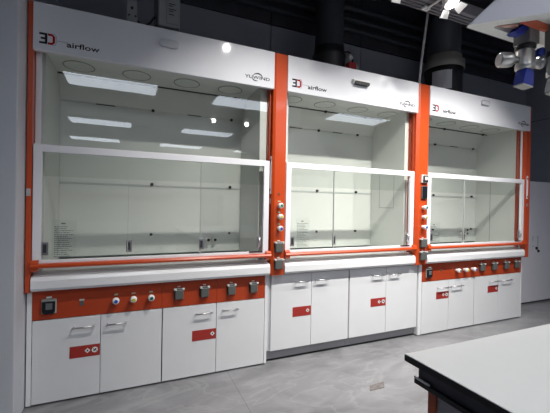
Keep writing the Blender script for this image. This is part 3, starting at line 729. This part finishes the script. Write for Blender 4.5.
def outlet(x, y, z, capm, levm, name='gas_outlet', full=True):
    b = BM(); box(b, x-0.032, x+0.032, y-0.032, y+0.032, z-0.075, z+0.03, 0.003)
    o = obj(name, b, M['fitg'], t)
    b = BM(); lathe(b, [(0.031, -0.075), (0.036, -0.078), (0.036, -0.092), (0.030, -0.095)], (x-0.004, y, z), (0, 0, 1), 20); obj('outlet_collar', b, M['black'], o)
    b = BM(); lathe(b, [(0.028, -0.095), (0.032, -0.10), (0.032, -0.150), (0.034, -0.155), (0.034, -0.172), (0.024, -0.178)], (x-0.006, y, z), (0, 0, 1), 24)
    if full:
        lathe(b, [(0.014, 0.03), (0.014, 0.05), (0.027, 0.052), (0.029, 0.062), (0.029, 0.098), (0.024, 0.104)], (x-0.006, y, z-0.135), (-0.90, 0.44, 0), 22)
    lathe(b, [(0.014, 0.03), (0.014, 0.05), (0.024, 0.052), (0.026, 0.066), (0.020, 0.072)], (x-0.006, y, z-0.145), (0.9, -0.44, 0), 22)
    obj('outlet_body', b, M['fit'], o)
    b = BM()
    zl0, zl1 = z-0.172, z-0.238
    lo = [(x-0.046, zl1), (x+0.018, zl1-0.004), (x+0.022, zl0-0.02), (x+0.014, zl0), (x-0.024, zl0), (x-0.032, zl0-0.02)]
    prism(b, lo, 'y', y-0.020, y+0.020); obj('outlet_lever', b, capm, o)
    b = BM(); prism(b, [(x-0.046, zl1-0.001), (x+0.018, zl1-0.005), (x+0.018, zl1-0.010), (x-0.046, zl1-0.006)], 'y', y-0.0195, y+0.0195); obj('lever_rim', b, M['lever'], o)
    if full:
        b = BM(); lathe(b, [(0.016, 0), (0.016, 0.018), (0.012, 0.022)], (x+0.024, y-0.03, z-0.112), (0.2, -1, 0), 18); obj('index_button', b, M['bluek'], o)
        b = BM(); prism(b, [(x-0.118, z-0.056), (x-0.100, z-0.060), (x-0.062, z-0.055), (x-0.034, z-0.020), (x-0.036, z+0.002), (x-0.066, z-0.014)], 'y', y-0.03, y+0.005); obj('upper_lever', b, M['bluek'], o)
    else:
        b = BM(); lathe(b, [(0.036, 0), (0.038, 0.02), (0.03, 0.03)], (x-0.01, y-0.033, z-0.055), (-0.15, -1, 0), 20); obj('upper_knob', b, M['black'], o)
    return o
outlet(2.045, -1.66, 2.035, M['bluek'], M['bluek'])
outlet(2.118, -1.735, 1.995, M['lever'], M['lever'], full=False)

# ------------------------------------------------------------------ grey cabinets right of the hoods
t = thing('storage_cabinet', 'tall light grey cabinet with recessed handle to the right of the hoods', 'cabinet', (5.6, 0.6, 0))
b = BM(); box(b, 5.05, 6.112, 0.346, 0.88, 0.02, 1.68, 0.002); obj('carcass', b, M['lockr'], t)
b = BM(); box(b, 5.055, 6.108, 0.328, 0.3455, 0.024, 1.672, 0.002); d = obj('door', b, M['lockr'], t)
b = BM(); box(b, 5.07, 6.10, 0.36, 0.85, 0.0, 0.02); obj('plinth', b, M['black'], t)
b = BM(); box(b, 5.672, 5.792, 0.325, 0.3278, 0.785, 0.915, 0.001); hnd = obj('recessed_handle', b, M['lockr'], d)
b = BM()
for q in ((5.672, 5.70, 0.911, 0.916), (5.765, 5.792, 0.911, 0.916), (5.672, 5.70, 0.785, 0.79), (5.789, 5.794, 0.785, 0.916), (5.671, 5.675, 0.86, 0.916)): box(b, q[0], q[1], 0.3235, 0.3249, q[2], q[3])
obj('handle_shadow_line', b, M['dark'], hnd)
b = BM(); lathe(b, [(0.022, 0), (0.020, 0.012)], (5.765, 0.328, 0.757), (0, -1, 0), 18); obj('door_lock', b, M['black'], d)
b = BM(); lathe(b, [(0.020, 0), (0.018, 0.012)], (5.806, 0.328, 0.717), (0, -1, 0), 18); obj('door_lock', b, M['black'], d)
t = thing('storage_cabinet', 'narrow grey filler cabinet at the right edge against the side wall', 'cabinet', (6.28, 0.6, 0))
b = BM(); box(b, 6.118, 6.44, 0.33, 0.88, 0.02, 1.68, 0.002); obj('carcass', b, M['lockr'], t)
b = BM(); box(b, 6.122, 6.43, 0.36, 0.85, 0.0, 0.02); obj('plinth', b, M['black'], t)

# white furniture of the room's far side, mirrored in the hood glass
def far_cabinet(name, label, x0, x1, z1, y0, y1):
    t = thing(name, label, 'cabinet', ((x0+x1)/2, (y0+y1)/2, 0))
    b = BM(); box(b, x0, x1, y0, y1-0.02, 0.08, z1, 0.002); obj('carcass', b, M['white'], t)
    b = BM(); box(b, x0+0.02, x1-0.02, y0+0.03, y1-0.06, 0, 0.08); obj('plinth', b, M['dark'], t)
    xm = (x0+x1)/2
    for a, e, h in ((x0, xm, xm-0.05), (xm, x1, xm+0.05)):
        b = BM(); box(b, a+0.002, e-0.002, y1-0.0195, y1, 0.09, z1-0.005, 0.002); d = obj('door', b, M['white'], t)
        b = BM(); tube(b, [(h, y1+0.0005, z1*0.55), (h, y1+0.03, z1*0.55), (h, y1+0.03, z1*0.55+0.14), (h, y1+0.0005, z1*0.55+0.14)], 0.006, 8); obj('handle', b, M['steel'], d)
far_cabinet('low_cabinet', 'low white two-door cabinet across the room, mirrored in the left hood', -0.22, 0.62, 0.88, -5.0, -4.5)
far_cabinet('tall_cabinet', 'tall white two-door cabinet across the room, mirrored in the left hood', 2.40, 3.28, 1.48, -5.0, -4.5)
far_cabinet('tall_cabinet', 'tall white two-door cabinet across the room, mirrored in the middle hood', 4.15, 5.05, 1.98, -5.0, -4.5)

# small plate in the floor
b = BM(); prism(b, [(2.186, -0.574), (2.325, -0.567), (2.271, -0.633), (2.146, -0.629)], 'z', 0.0, 0.003)
tag(obj('floor_plate', b, M['floorp'], None, (2.25, -0.6, 0)), 'small mottled brownish plate set in the grey floor tiles', 'floor plate')

# ------------------------------------------------------------------ world, camera, view
w = bpy.data.worlds.new('World'); SC.world = w; w.use_nodes = True
w.node_tree.nodes['Background'].inputs['Color'].default_value = (0.62, 0.68, 0.8, 1); w.node_tree.nodes['Background'].inputs['Strength'].default_value = 0.02

cam = bpy.data.cameras.new('camera'); co = bpy.data.objects.new('camera', cam); COL.objects.link(co)
R = ((0.91780109, -0.39661446, 0.01838814), (0.01434919, -0.01314869, -0.99981059), (0.39678112, 0.9178911, -0.00637678))
r, d, f = [Vector(v) for v in R]
mw = Matrix((( r.x, -d.x, -f.x, 0.5763), (r.y, -d.y, -f.y, -2.5209), (r.z, -d.z, -f.z, 1.2969), (0, 0, 0, 1)))
co.matrix_world = mw
cam.sensor_width = 36; cam.lens = 337.4326/550*36; cam.clip_start = 0.05; cam.clip_end = 60
SC.camera = co
SC.view_settings.view_transform = 'Standard'; SC.view_settings.look = 'None'; SC.view_settings.gamma = 1; SC.view_settings.use_curve_mapping = False
SC.view_settings.exposure = 0.08
